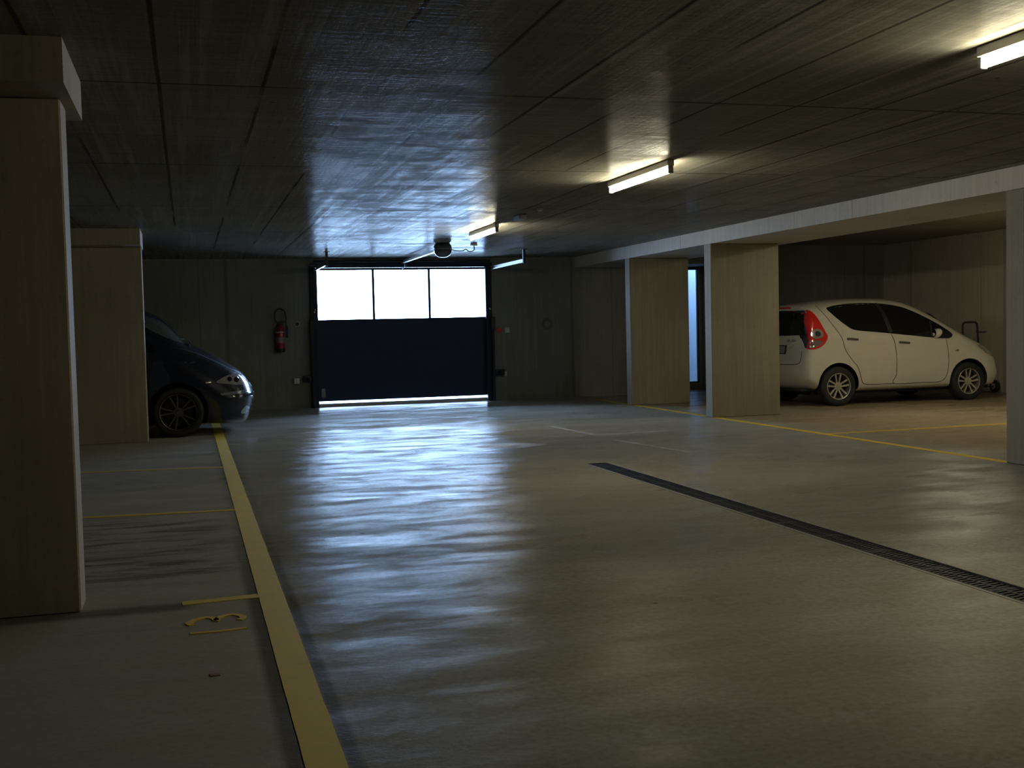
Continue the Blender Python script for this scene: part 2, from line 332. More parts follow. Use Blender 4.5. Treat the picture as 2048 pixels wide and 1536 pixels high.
# ------------------------------------------------------------------ floor markings
tag(strip_floor('bay_line', (.352, YB+.3), (.352, 18.6), .122, M['yellow'], .003, .001), 'wide worn yellow line along the drive aisle on the left', 'floor marking')
tag(strip_floor('bay_line', (6.98, 5.0), (6.98, 18.9), .085, M['yellow2'], .003, .002), 'thin yellow line running along the piers on the right', 'floor marking')
tag(strip_floor('bay_line', (7.02, 11.37), (13.2, 11.52), .06, M['yellow2'], .003, .003), 'thin yellow bay divider between the right pier and the white car', 'floor marking')
DG = 'thin yellow bay dividers on the left'
tag(strip_floor('bay_line', (.29, 11.33), (-5.5, 12.2), .06, M['yellow2'], .003, .003), 'thin yellow divider on the left nearest the dark blue car', 'floor marking', DG)
tag(strip_floor('bay_line', (.29, 8.50), (-5.5, 9.0), .07, M['yellow2'], .003, .003), 'bright yellow divider in the middle of the left bays', 'floor marking', DG)
tag(strip_floor('bay_line', (.29, 5.63), (-.07, 5.60), .075, M['yellow2'], .003, .003), 'short yellow divider stub just above the painted bay number', 'floor marking', DG)
tag(strip_floor('bay_line', (4.55, 14.05), (4.64, 12.6), .05, M['faded'], .002, .004), 'faint grey erased line slanting toward the drain', 'floor marking')
tag(strip_floor('bay_line', (4.64, 12.62), (5.7, 12.66), .05, M['faded'], .002, .004), 'faint grey erased line running across the aisle', 'floor marking')
tag(strip_floor('bay_line', (4.63, 11.93), (4.84, 10.38), .045, M['faded'], .002, .004), 'faint grey erased line just beyond the end of the drain', 'floor marking')
num = tag(empty('bay_number', (.08, 5.15, 0)), 'yellow bay number 13 painted on the floor beside the wide line', 'floor marking')
def stroke(name, pts, wid, parent, mat, z=.0035):
    bm = bmesh.new(); P = [Vector(p) for p in pts]; rows = []
    for i, p in enumerate(P):
        a = P[max(i-1, 0)]; b2 = P[min(i+1, len(P)-1)]; d = (b2-a).normalized(); n = Vector((-d.y, d.x, 0)); rows.append([bm.verts.new(p+n*wid/2+Vector((0, 0, z))), bm.verts.new(p-n*wid/2+Vector((0, 0, z))), bm.verts.new(p-n*wid/2), bm.verts.new(p+n*wid/2)])
    for r, s in zip(rows, rows[1:]):
        for q in range(4): bm.faces.new((r[q], r[(q+1) % 4], s[(q+1) % 4], s[q]))
    bm.faces.new(rows[0]); bm.faces.new(rows[-1]); return obj(name, bm, mat, parent)
stroke('digit', [(-.115, -.135, 0), (.0, -.14, 0), (.125, -.125, 0)], .026, num, M['yellow2'])
three = [(-.105, .01, 0), (-.12, .045, 0), (-.10, .09, 0), (-.06, .125, 0), (-.025, .12, 0), (-.005, .085, 0), (.0, .05, 0), (.008, .09, 0), (.035, .13, 0), (.075, .14, 0), (.11, .105, 0), (.118, .065, 0), (.10, .03, 0)]
stroke('digit', [tuple(v) for v in smoothpath(three, 4)], .03, num, M['yellow2'], .004)
tag(boxo('dry_leaf', .035, .075, 4.35, 4.38, .0, .004, M['leaf'], None, .002), 'small reddish brown leaf scrap on the floor at the lower left', 'litter')

# ------------------------------------------------------------------ drain
dr = tag(empty('floor_drain', (3.68, 4, 0)), 'long black slotted drain grating set into the floor of the aisle', 'drain')
bm = bmesh.new(); y0, y1 = YB+.02, DY1
for a in ((DX0, DX0+.012, y0, y1, -.12, .001), (DX1-.012, DX1, y0, y1, -.12, .001), (DX0, DX1, y0, y1, -.14, -.12), (DX0, DX1, y1-.01, y1, -.12, .001)): box(bm, *(v-(3.68 if i < 2 else 4 if i < 4 else 0) for i, v in enumerate(a)))
obj('channel', bm, M['pit'], dr)
bm = bmesh.new()
for xa in (DX0-.022, DX1): box(bm, xa-3.68, xa+.022-3.68, YB+.02-4, DY1-4, -.01, .002)
obj('edging', bm, M['concrete_edge'], dr)
def grate():
    bm = bmesh.new(); hw = .083; L = .497
    for s in (-1, 1): box(bm, s*hw-.009, s*hw+.009, 0, L, -.02, .0)
    box(bm, -.006, .006, 0, L, -.02, -.001)
    n = 14
    for i in range(n+1):
        yc = L*i/n; t = .0085
        yc = min(max(yc, t), L-t)
        for (xa, xb) in ((-hw, 0), (0, hw)):       # slanted bars
            vs = [bm.verts.new((x, yc+dy+(x+hw)*0.0+((x-xa)/(xb-xa)-.5)*.014*(1 if 0 < i < n else 0), z)) for x in (xa, xb) for dy in (-t/1.0, t/1.0) for z in (-.02, -.002)]
            for f in ((0, 1, 3, 2), (4, 6, 7, 5), (0, 4, 5, 1), (2, 3, 7, 6), (0, 2, 6, 4), (1, 5, 7, 3)): bm.faces.new([vs[q] for q in f])
    return obj('grating', bm, M['drain'], dr)
g0 = grate(); g0.location = (0, DY1-.012-.5-4, -.002)
for i in range(1, 13):
    c = g0.copy(); COL.objects.link(c); c.parent = dr; c.location = (0, DY1-.012-.5*(i+1)-4, -.002)

# ------------------------------------------------------------------ garage gate
gate = tag(empty('door_1', (3.71, Y0, 0)), 'dark blue garage gate with three bright window panes above a plain lower panel', kind='structure')
def gp(name, bm, mat, parent=None, smooth=None):
    bmesh.ops.translate(bm, verts=bm.verts, vec=(-3.71, -Y0, 0)) if parent is None or parent == gate else bmesh.ops.translate(bm, verts=bm.verts, vec=(-3.71, -Y0, 0))
    return obj(name, bm, mat, parent or gate, smooth)
GY = Y0+.03; PX = [2.20, 3.180, 4.185, 5.205]; PZ0, PZ1 = 1.525, 2.385
bm = bmesh.new(); box(bm, 2.16, 5.25, GY, GY+.045, .100, 1.50, .004)
lower = gp('lower_panel', bm, M['gate'])
for z in (.56, 1.02): 
    bm = bmesh.new(); box(bm, 2.165, 5.245, GY-.002, GY+.001, z, z+.006); gp('panel_joint', bm, M['gate_frame'], lower)
bm = bmesh.new()
box(bm, 2.16, 5.25, GY, GY+.045, 1.50, PZ0, .002); box(bm, 2.16, 5.25, GY, GY+.045, PZ1, 2.425, .002); box(bm, 2.16, PX[0], GY, GY+.045, PZ0, PZ1); box(bm, PX[3], 5.25, GY, GY+.045, PZ0, PZ1)
for x in PX[1:3]: box(bm, x-.021, x+.021, GY, GY+.045, PZ0, PZ1)
wf = gp('window_section', bm, M['gate'])
for a, b2 in zip(PX, PX[1:]):
    bm = bmesh.new(); box(bm, a+(.0 if a == PX[0] else .021), b2-(.0 if b2 == PX[3] else .021), GY+.018, GY+.026, PZ0, PZ1); gp('pane', bm, M['pane'], wf)
for s, (xa, xb) in ((-1, (2.065, 2.165)), (1, (5.20, 5.315))):
    bm = bmesh.new(); box(bm, xa, xb, Y0-.06, Y0+.028, 0, 2.47, .003); gp('side_post', bm, M['gate_frame'])
    xi = 2.07 if s < 0 else 5.31
    bm = bmesh.new(); box(bm, xi-.02, xi+.02, Y0-.13, Y0-.06, 0, 1.42, .003); gp('side_track', bm, M['gate'])
    bm = bmesh.new(); box(bm, xi-.035, xi+.035, Y0-.14, Y0-.06, 1.28, 1.52, .01); gp('roller_bracket', bm, M['black'])
    hz = 2.13 if s < 0 else 5.275
    bm = bmesh.new(); lathe(bm, [(.006, 0), (.014, .004), (.014, .016), (.006, .02)], (hz, Y0-.085, 1.66), 'y', 14); lathe(bm, [(.005, 0), (.011, .004), (.011, .016), (.005, .02)], (hz-.012*s, Y0-.085, 1.70 if s < 0 else 1.672), 'y', 14); gp('hinge_roller', bm, M['white_plastic'], None, 40)
bm = bmesh.new(); box(bm, 2.08, 5.34, Y0-.05, Y0+.028, 2.425, 2.50, .003); gp('head_frame', bm, M['gate'])
bm = bmesh.new(); lathe(bm, [(.018, -1.58), (.018, 1.58)], (3.71, Y0-.09, 2.53), 'x', 12); gp('spring_shaft', bm, M['black'], None, 40)
for x, yend, xx in ((2.18, 18.15, 1), (5.33, 17.68, 2)):
    bm = bmesh.new()
    box(bm, x-.004, x+.004, yend, Y0-.06, 2.375, 2.425); box(bm, x-.03, x+.004, yend, Y0-.06, 2.421, 2.429); box(bm, x-.03, x+.004, yend, Y0-.06, 2.371, 2.379)
    tr = gp('ceiling_track', bm, M['zinc'])
    bm = bmesh.new(); box(bm, x-.02, x+.02, yend-.03, yend+.02, 2.36, ZC-.004, .002); box(bm, x-.05, x+.05, yend-.04, yend+.03, ZC-.01, ZC-.001); gp('hanger', bm, M['black'], tr)
bm = bmesh.new(); box(bm, 2.215, 2.29, GY-.008, GY+.002, .165, .33, .02, 3); gp('sticker', bm, M['grey'], lower)['label'] = 'pale oval plate low on the gate'
# opener
op = tag(empty('gate_opener', (3.70, 16.45, ZC)), 'round dark ceiling motor of the gate with its rail running to the gate', 'gate opener')
bm = bmesh.new(); lathe(bm, [(0, -.215), (.06, -.208), (.105, -.18), (.13, -.14), (.135, -.10), (.132, -.096), (.132, -.086), (.135, -.082), (.135, -.05), (.12, -.02), (.10, .0)], (0, 0, 0), 'z', 36); obj('motor_cover', bm, M['opener'], op, 40)
bm = bmesh.new(); lathe(bm, [(.134, -.097), (.1365, -.095), (.1365, -.087), (.134, -.085)], (0, 0, 0), 'z', 36); obj('trim_ring', bm, M['zinc'], op, 40)
bm = bmesh.new(); box(bm, -.025, .025, .12, 3.24, -.095, -.088); box(bm, -.025, -.019, .12, 3.24, -.088, -.055); box(bm, .019, .025, .12, 3.24, -.088, -.055); obj('rail', bm, M['zinc'], op)
bm = bmesh.new(); sweep(bm, smoothpath([(0, 3.1, -.09), (.01, 3.13, -.15), (-.02, 3.2, -.20), (-.04, 3.26, -.26)], 5), .008); obj('pull_arm', bm, M['zinc'], op, 40)
bm = bmesh.new(); sweep(bm, smoothpath([(.13, -.02, -.10), (.22, 0, -.115), (.32, .06, -.11), (.38, .1, -.085), (.43, .1, -.12), (.50, .08, -.10), (.50, .08, -.035)], 6), .007); obj('cable', bm, M['black'], op, 40)
bm = bmesh.new(); box(bm, .455, .545, .04, .12, -.035, -.001, .005); obj('socket', bm, M['white_plastic'], op)
# ceiling box between two lamps
sb = tag(empty('junction_box', (3.72, 12.45, ZC)), 'small pale box on the ceiling just before the farthest tube lamp', 'junction box')
bm = bmesh.new(); box(bm, -.05, .05, -.13, .13, -.055, -.001, .008); obj('box_body', bm, M['grey'], sb)
bm = bmesh.new(); box(bm, -.04, .04, -.139, -.129, -.05, -.008, .002); obj('cover_plate', bm, M['white_plastic'], sb)
tag(boxo('ceiling_sensor', 3.70, 3.75, 11.66, 11.74, ZC-.03, ZC-.001, M['white_plastic'], None, .006), 'tiny pale sensor on the ceiling in front of the junction box', 'sensor')

# ------------------------------------------------------------------ tube lamps
def tube_lamp():
    t = empty('tube_lamp'); L = .66
    bm = bmesh.new(); box(bm, -.028, .028, -L, L, -.052, -.002, .004); obj('housing', bm, M['housing'], t)
    bm = bmesh.new(); lathe(bm, [(.0, -L+.022), (.017, -L+.022), (.0195, -L+.03), (.0195, L-.03), (.017, L-.022), (.0, L-.022)], (0, 0, -.085), 'y', 20); obj('tube', bm, M['tube'], t, 40)
    for s in (-1, 1):
        bm = bmesh.new(); ya, yb = sorted((s*(L-.024), s*(L+.003))); box(bm, -.02, .02, ya, yb, -.108, -.045, .005, 2); obj('tube_holder', bm, M['black'] if s > 9 else M['grey'], t)
    return t
TG = 'fluorescent tube lamps on the ceiling'
tl = tube_lamp(); spots = [((3.70, 14.05), 'farthest lit tube lamp, close to the gate motor'), ((3.70, 8.87), 'lit tube lamp in the middle of the ceiling'), ((3.73, 3.99), 'near lit tube lamp cut off at the upper right edge')]
for i, ((x, y), lab) in enumerate(spots):
    if i == 0: o = tl
    else:
        o = tl.copy(); COL.objects.link(o)
        for ch in tl.children: c = ch.copy(); COL.objects.link(c); c.parent = o
    o.location = (x, y, ZC); tag(o, lab, 'lamp', TG)
# lamps of the right-hand bays, on the raised ceiling out of frame: they light the white car's bay
RL = [((9.8, 12.6), 'lit tube lamp on the raised right-hand ceiling, just before the white car'), ((10.8, 9.6), 'lit tube lamp on the raised right-hand ceiling, middle of three'), ((10.8, 5.1), 'lit tube lamp on the raised right-hand ceiling, farthest from the white car')]
for (x, y), lab in RL:
    o = tl.copy(); COL.objects.link(o)
    for ch in tl.children: c = ch.copy(); COL.objects.link(c); c.parent = o
    t2 = [c for c in o.children if c.data.name.startswith('tube') and not c.data.name.startswith('tube_')][0]
    c = t2.copy(); COL.objects.link(c); c.parent = o; t2.location.x = -.03; c.location.x = .03       # second tube added to each fitting to brighten the bay
    for q in (c, t2): q.material_slots[0].link = 'OBJECT'; q.material_slots[0].material = M['tube2']
    o.location = (x, y, ZR); tag(o, lab, 'lamp')

# ------------------------------------------------------------------ small wall things
ex = tag(empty('fire_extinguisher', (1.53, Y0-.095, .99)), 'red fire extinguisher with black hose loop on the wall left of the gate', 'fire extinguisher')
bm = bmesh.new(); lathe(bm, [(.05, .035), (.072, .04), (.075, .06), (.075, .36), (.068, .40), (.045, .435), (.025, .45), (.022, .47), (0, .47)], (0, 0, 0), 'z', 28); cyl = obj('cylinder', bm, M['red'], ex, 40)
bm = bmesh.new(); lathe(bm, [(.0763, .15), (.0763, .25)], (0, 0, 0), 'z', 28, math.pi, 2*math.pi); obj('label_sticker', bm, M['label'], cyl, 40)
bm = bmesh.new(); lathe(bm, [(.0763, .33), (.0763, .345)], (0, 0, 0), 'z', 28, math.pi*1.1, math.pi*1.9); obj('white_band', bm, M['white_plastic'], cyl, 40)
bm = bmesh.new(); lathe(bm, [(.066, 0), (.076, .006), (.077, .055), (.070, .058)], (0, 0, 0), 'z', 28); obj('base_ring', bm, M['black'], ex, 40)
bm = bmesh.new(); box(bm, -.02, .05, -.018, .018, .468, .505, .005); box(bm, -.015, .11, -.012, .012, .515, .528, .003); box(bm, -.01, .10, -.012, .012, .49, .50, .003); obj('valve_handle', bm, M['black'], ex)
bm = bmesh.new(); sweep(bm, smoothpath([(-.01, -.01, .49), (-.075, -.01, .54), (-.085, -.01, .64), (-.045, 0, .72), (.02, 0, .735), (.085, 0, .69), (.105, 0, .60), (.105, 0, .50), (.11, 0, .42)], 7), .012); box(bm, .095, .135, -.015, .015, .24, .43, .008); obj('hose', bm, M['black'], ex, 40)
bm = bmesh.new(); box(bm, -.02, .02, .07, .094, .30, .50, .003); box(bm, -.085, .085, .0, .094, .372, .382); obj('bracket', bm, M['grey'], ex)
t = tag(empty('wall_socket', (1.83, Y0-.002, 1.46)), 'round dark key switch in the wall beside the extinguisher', 'switch')
bm = bmesh.new(); lathe(bm, [(.048, 0), (.05, -.012), (.032, -.014), (.030, -.004), (0, -.004)], (0, 0, 0), 'y', 24); obj('cover_ring', bm, M['grey'], t, 40)
bm = bmesh.new(); lathe(bm, [(.030, -.005), (.028, -.012), (0, -.013)], (0, 0, 0), 'y', 20); obj('key_hole', bm, M['black'], t, 40)
def wallbox(name, x, z, w_, h_, d, mat, label, cat, grp=None):
    o = empty(name, (x, Y0-.001, z)); tag(o, label, cat, grp)
    bm = bmesh.new(); box(bm, -w_/2, w_/2, -d, 0, -h_/2, h_/2, .008, 2); obj('box_body', bm, mat, o, 40)
    bm = bmesh.new(); box(bm, -w_/2+.012, w_/2-.012, -d-.004, -d+.001, -h_/2+.012, h_/2-.012, .002); obj('cover_plate', bm, mat, o); return o
wallbox('junction_box', 1.79, .475, .10, .10, .045, M['white_plastic'], 'white box low on the wall left of the gate', 'junction box')
wallbox('junction_box', 5.592, 1.274, .095, .105, .045, M['white_plastic'], 'white box beside the red tag right of the gate', 'junction box')
wallbox('junction_box', 5.535, .475, .07, .08, .04, M['white_plastic'], 'small white box behind the black sensor right of the gate', 'junction box')
for x, lab in ((1.995, 'dark light-barrier sensor on the left gate post, low down'), (5.43, 'black light-barrier sensor low down right of the gate')):
    o = tag(empty('gate_sensor', (x, Y0-.002, .51)), lab, 'sensor', 'light barrier sensors of the gate')
    bm = bmesh.new(); box(bm, -.085, .09, -.09, 0, -.055, .055, .012, 2); obj('sensor_body', bm, M['black'], o, 40)
    bm = bmesh.new(); lathe(bm, [(.03, 0), (.03, -.012), (.022, -.018), (0, -.018)], (-.02, -.09, 0), 'y', 20); obj('lens', bm, M['glassdark'], o, 40)
rt_ = tag(empty('stop_button', (5.45, Y0-.002, 1.277)), 'red diamond-shaped tag with a smaller red tag by the gate frame', 'tag')
def diamond(name, cx, cz, a, b2, rot):
    bm = bmesh.new(); box(bm, -a, a, -.02, 0, -b2, b2, .004); bmesh.ops.rotate(bm, verts=bm.verts, cent=(0, 0, 0), matrix=Matrix.Rotation(rot, 3, 'Y')); bmesh.ops.translate(bm, verts=bm.verts, vec=(cx, 0, cz)); obj(name, bm, M['redplastic'], rt_)
diamond('red_plate', 0, 0, .045, .04, .65); diamond('red_flap', -.125, 0, .022, .022, .5)

# ------------------------------------------------------------------ hand truck by the right wall
ht = tag(empty('hand_truck', (13.15, 16.3, 0)), 'black hand truck with looped handle standing against the wall beyond the white car', 'hand truck')
bm = bmesh.new(); path = [(-.16, 0, .10), (-.18, 0, .62), (-.185, 0, 1.12), (-.172, .0, 1.19), (-.13, .0, 1.222), (.05, .0, 1.222), (.09, .0, 1.20), (.108, .0, 1.14), (.14, 0, .70), (.17, 0, .10)]
bmesh.ops.translate(bm, verts=bm.verts, vec=(0, 0, 0)); sweep(bm, [(x-.28, y, z) for x, y, z in [tuple(v) for v in smoothpath(path, 5)]], .016); obj('handle_frame', bm, M['black'], ht, 40)
for z in (.3, .55, .8):
    bm = bmesh.new(); sweep(bm, [(-.46, 0, z), (-.13, 0, z)], .011); obj('crossbar', bm, M['black'], ht, 40)
bm = bmesh.new(); box(bm, -.48, -.10, -.26, .0, .03, .045, .004); obj('toe_plate', bm, M['black'], ht)
for x in (-.52, .23):
    bm = bmesh.new(); lathe(bm, [(.05, -.03), (.10, -.032), (.11, -.018), (.11, .018), (.10, .032), (.05, .03)], (x, .06, .11), 'x', 28); wh = obj('wheel', bm, M['rubber'], ht, 40)
    bm = bmesh.new(); lathe(bm, [(0, -.034), (.05, -.034), (.052, 0), (.05, .034), (0, .034)], (x, .06, .11), 'x', 20); obj('hub', bm, M['grey'], wh, 40)
bm = bmesh.new(); sweep(bm, [(-.52, .06, .11), (.23, .06, .11)], .012); obj('axle', bm, M['black'], ht, 40)
tag(boxo('wall_hook', XR-.05, XR-.001, 16.68, 16.95, 1.045, 1.068, M['grey'], None, .006), 'short grey rail fixed on the right wall beside the hand truck handle', 'rail')

# ------------------------------------------------------------------ cars
class Body:
    """closed car skin: a side outline inflated to a half-width field"""
    def __init__(s, sil, W, tumble, rlow=.14, spine=(.7, .7), zs=.86, p=3.):
        P = [Vector((a[0], a[1], a[2])) for a in sil]; Q = smoothpath(P, 7, True)
        s.B = np.array([(q.x, q.y) for q in Q]); s.R = np.array([max(.08, q.z) for q in Q]); s.W = W; s.tum = tumble; s.p = p
        s.x0, s.x1 = s.B[:, 0].min()+spine[0], s.B[:, 0].max()-spine[1]; s.zs = zs
        s.A = s.B; s.C = np.roll(s.B, -1, 0); s.RC = np.roll(s.R, -1)
    def dR(s, x, z):
        p = np.array([x, z]); d = s.C-s.A; t = np.clip(((p-s.A)*d).sum(1)/((d*d).sum(1)+1e-12), 0, 1); q = s.A+d*t[:, None]; dist = np.sqrt(((p-q)**2).sum(1)); r = s.R*(1-t)+s.RC*t
        return (dist/r).min()
    def y(s, x, z):
        u = min(1., s.dR(x, z)); return s.W*s.tum(x, z)*(1-(1-u)**s.p)**(1/s.p)
    def inside_x(s, y, z, end):
        """x on the rear (end=0) or front (end=1) surface at a half width y and height z"""
        xs = []; A, C = s.A, s.C
        for a, c in zip(A, C):
            if (a[1]-z)*(c[1]-z) <= 0 and abs(a[1]-c[1]) > 1e-9: xs.append(a[0]+(c[0]-a[0])*(z-a[1])/(c[1]-a[1]))
        lo = min(xs) if end == 0 else max(xs); hi = (s.B[:, 0].min()+1.1) if end == 0 else (s.B[:, 0].max()-1.1)
        for _ in range(22):
            mid = (lo+hi)/2
            if s.y(mid, z) < abs(y): lo = mid
            else: hi = mid
        return (lo+hi)/2
    def mesh(s, K=26):
        bm = bmesh.new(); rings = []
        for k in range(K+1):
            u = (k/K)**1.9*.985; ring = []
            for (x, z) in s.B:
                tx = min(max(x, s.x0), s.x1); xx = x+(tx-x)*u; zz = z+(s.zs-z)*u
                yy = 0. if k == 0 else s.y(xx, zz); ring.append((xx, yy, zz))
            rings.append(ring)
        n = len(s.B); base = [bm.verts.new(p) for p in rings[0]]
        for sg in (1, -1):
            prev = base
            for k in range(1, K+1):
                cur = [bm.verts.new((p[0], sg*p[1], p[2])) for p in rings[k]]
                for i in range(n):
                    j = (i+1) % n; bm.faces.new((prev[i], prev[j], cur[j], cur[i]) if sg > 0 else (prev[j], prev[i], cur[i], cur[j]))
                prev = cur
            i0 = min(range(n), key=lambda i: prev[i].co.x); i1 = max(range(n), key=lambda i: prev[i].co.x); up_, lo_ = [], []      # zip the two long edges of the last ring
            i = i0
            while i != i1: up_.append(prev[i]); i = (i+1) % n
            up_.append(prev[i1]); i = i0
            while i != i1: lo_.append(prev[i]); i = (i-1) % n
            lo_.append(prev[i1]); a = b = 0
            while a < len(up_)-1 or b < len(lo_)-1:
                if b >= len(lo_)-1 or (a < len(up_)-1 and up_[a+1].co.x <= lo_[b+1].co.x): tri = (up_[a], up_[a+1], lo_[b]); a += 1
                else: tri = (up_[a], lo_[b+1], lo_[b]); b += 1
                if len(set(tri)) == 3: bm.faces.new(tri)
        bmesh.ops.recalc_face_normals(bm, faces=bm.faces); return bm

def dens(poly, step=.05, closed=True, rnd=0):
    P = [Vector((a, b, 0)) for a, b in poly]
    if rnd: P = smoothpath(P, rnd, closed)
    out = []; n = len(P)
    for i in range(n if closed else n-1):
        a, b = P[i], P[(i+1) % n]; k = max(1, int((b-a).length/step))
        for j in range(k): out.append(a+(b-a)*j/k)
    if not closed: out.append(P[-1])
    return [(v.x, v.y) for v in out]
def patch(name, body, poly, side, mat, parent, off=.003, thick=.006, rings=6, rnd=0, mapf=None):
    """thin shell that follows the car skin inside a side-view outline"""
    P = dens(poly, .06, True, rnd); cx = sum(p[0] for p in P)/len(P); cz = sum(p[1] for p in P)/len(P); bm = bmesh.new(); mapf = mapf or (lambda a, b, o: (a, side*(body.y(a, b)+o), b))
    skirt = [bm.verts.new(mapf(a, b, -thick)) for a, b in P]; prev = [bm.verts.new(mapf(a, b, off)) for a, b in P]; n = len(P)
    for i in range(n): j = (i+1) % n; bm.faces.new((skirt[i], skirt[j], prev[j], prev[i]))
    for k in range(1, rings):
        u = k/rings; cur = [bm.verts.new(mapf(a+(cx-a)*u, b+(cz-b)*u, off)) for a, b in P]
        for i in range(n): j = (i+1) % n; bm.faces.new((prev[i], prev[j], cur[j], cur[i]))
        prev = cur
    c = bm.verts.new(mapf(cx, cz, off))
    for i in range(n): bm.faces.new((prev[i], prev[(i+1) % n], c))
    return obj(name, bm, mat, parent, 35)
def line_on(name, body, pts, side, mat, parent, wid=.008, off=.0015, rnd=5, mapf=None, closed=False):
    P = dens(pts, .04, closed, rnd); bm = bmesh.new(); mapf = mapf or (lambda a, b, o: (a, side*(body.y(a, b)+o), b)); rows = []; n = len(P)
    for i, (a, b) in enumerate(P):
        p0 = P[max(i-1, 0)]; p1 = P[min(i+1, n-1)]; dx, dz = p1[0]-p0[0], p1[1]-p0[1]; L = math.hypot(dx, dz) or 1; nx, nz = -dz/L*wid/2, dx/L*wid/2
        rows.append([bm.verts.new(mapf(a+nx, b+nz, off)), bm.verts.new(mapf(a-nx, b-nz, off)), bm.verts.new(mapf(a-nx, b-nz, -.004)), bm.verts.new(mapf(a+nx, b+nz, -.004))])
    for r, s in zip(rows, rows[1:]):
        for q in range(4): bm.faces.new((r[q], r[(q+1) % 4], s[(q+1) % 4], s[q]))
    bm.faces.new(rows[0]); bm.faces.new(rows[-1]); return obj(name, bm, mat, parent, 35)
def cut_arches(o, wheels, r, depth):
    for (x, z, s, W) in wheels:                        # one arch at a time
        bm = bmesh.new(); lathe(bm, [(0, 0), (r, 0), (r, depth+.2), (0, depth+.2)], (x, 0, z), 'y', 44)
        for v in bm.verts: v.co.y = s*(W-depth+v.co.y)
        c = obj('cut', bm, M['liner'], o.parent); md = o.modifiers.new('c', 'BOOLEAN'); md.object = c; md.operation = 'DIFFERENCE'; md.solver = 'EXACT'; md.material_mode = 'TRANSFER'
        bpy.context.view_layer.update(); dg = bpy.context.evaluated_depsgraph_get(); me = bpy.data.meshes.new_from_object(o.evaluated_get(dg)); o.modifiers.clear(); o.data = me; bpy.data.objects.remove(c)
    bm = bmesh.new(); bm.from_mesh(o.data)             # both sides alike
    bmesh.ops.bisect_plane(bm, geom=bm.verts[:]+bm.edges[:]+bm.faces[:], dist=1e-5, plane_co=(0, 0, 0), plane_no=(0, 1, 0), clear_inner=True)
    dup = bmesh.ops.duplicate(bm, geom=bm.verts[:]+bm.edges[:]+bm.faces[:])['geom']
    for v in dup:
        if isinstance(v, bmesh.types.BMVert): v.co.y = -v.co.y
    bmesh.ops.reverse_faces(bm, faces=[f for f in dup if isinstance(f, bmesh.types.BMFace)])
    bmesh.ops.remove_doubles(bm, verts=bm.verts, dist=1e-5); bmesh.ops.recalc_face_normals(bm, faces=bm.faces); bm.to_mesh(o.data); bm.free()
    for p in o.data.polygons: p.use_smooth = True
    o.data.set_sharp_from_angle(angle=math.radians(35))

def wheel(parent, x, y, r, rr, wdt, style, matr, side):
    """tyre with alloy; side=-1 faces -Y"""
    bm = bmesh.new(); h = wdt/2
    lathe(bm, [(rr-.005, -h*.72), (rr+.012, -h*.95), (rr+.045, -h), (r-.028, -h*.98), (r-.008, -h*.80), (r, -h*.5), (r, h*.5), (r-.008, h*.80), (r-.028, h*.98), (rr+.045, h), (rr-.005, h*.72)], (0, 0, 0), 'y', 56, cap=False)
    wh = obj('wheel', bm, M['rubber'], parent, 40, (x, y, r))
    bm = bmesh.new(); f = side*h; i = -side
    lathe(bm, [(rr+.004, f*.86), (rr-.002, f*.95), (rr-.012, f*.92), (rr-.018, f*.6), (rr-.03, f*.1), (rr-.03, -f*.7)], (0, 0, 0), 'y', 56, cap=False)
    hub = .055; yf = f*.70
    def bar(a, w0, w1, r0, r1, skew=0.):
        ca, sa = math.cos(a), math.sin(a); vs = []
        for (rad, wd, dy) in ((r0, w0, .012), (r1, w1, 0.)):
            for sx in (-1, 1):
                for dd in (0, 1):
                    ang = 0; px = rad; pz = sx*wd/2+skew*(rad-r0)
                    vs.append(bm.verts.new((px*ca-pz*sa, yf+side*dy*-1+(-side)*dd*.028, px*sa+pz*ca)))
        for q in ((0, 1, 3, 2), (4, 6, 7, 5), (0, 4, 5, 1), (2, 3, 7, 6), (0, 2, 6, 4), (1, 5, 7, 3)): bm.faces.new([vs[t] for t in q])
    for k in range(5):
        a = math.radians(90+72*k+(14 if style == 'twin' else 36))
        for sk in ((-.16, .16) if style == 'twin' else (-.22, .22)):
            if style == 'twin': bar(a+sk*.9, .017, .021, hub*.8, rr-.008, sk*.55)
            else: bar(a+sk*.95, .024, .030, hub*.8, rr-.008, sk*1.15)
    rim = obj('rim', bm, matr, wh, 40)
    bm = bmesh.new(); lathe(bm, [(0, yf+side*.004), (.026, yf+side*.003), (.03, yf-side*.004), (.062, yf-side*.006), (.066, yf-side*.03), (0, yf-side*.03)], (0, 0, 0), 'y', 28); obj('hub_cap', bm, matr, wh, 40)
    bm = bmesh.new(); lathe(bm, [(0, -side*.02), (rr-.05, -side*.02), (rr-.05, -side*.032), (0, -side*.032)], (0, 0, 0), 'y', 32); obj('brake_disc', bm, M['drain'], wh, 40)
    return wh

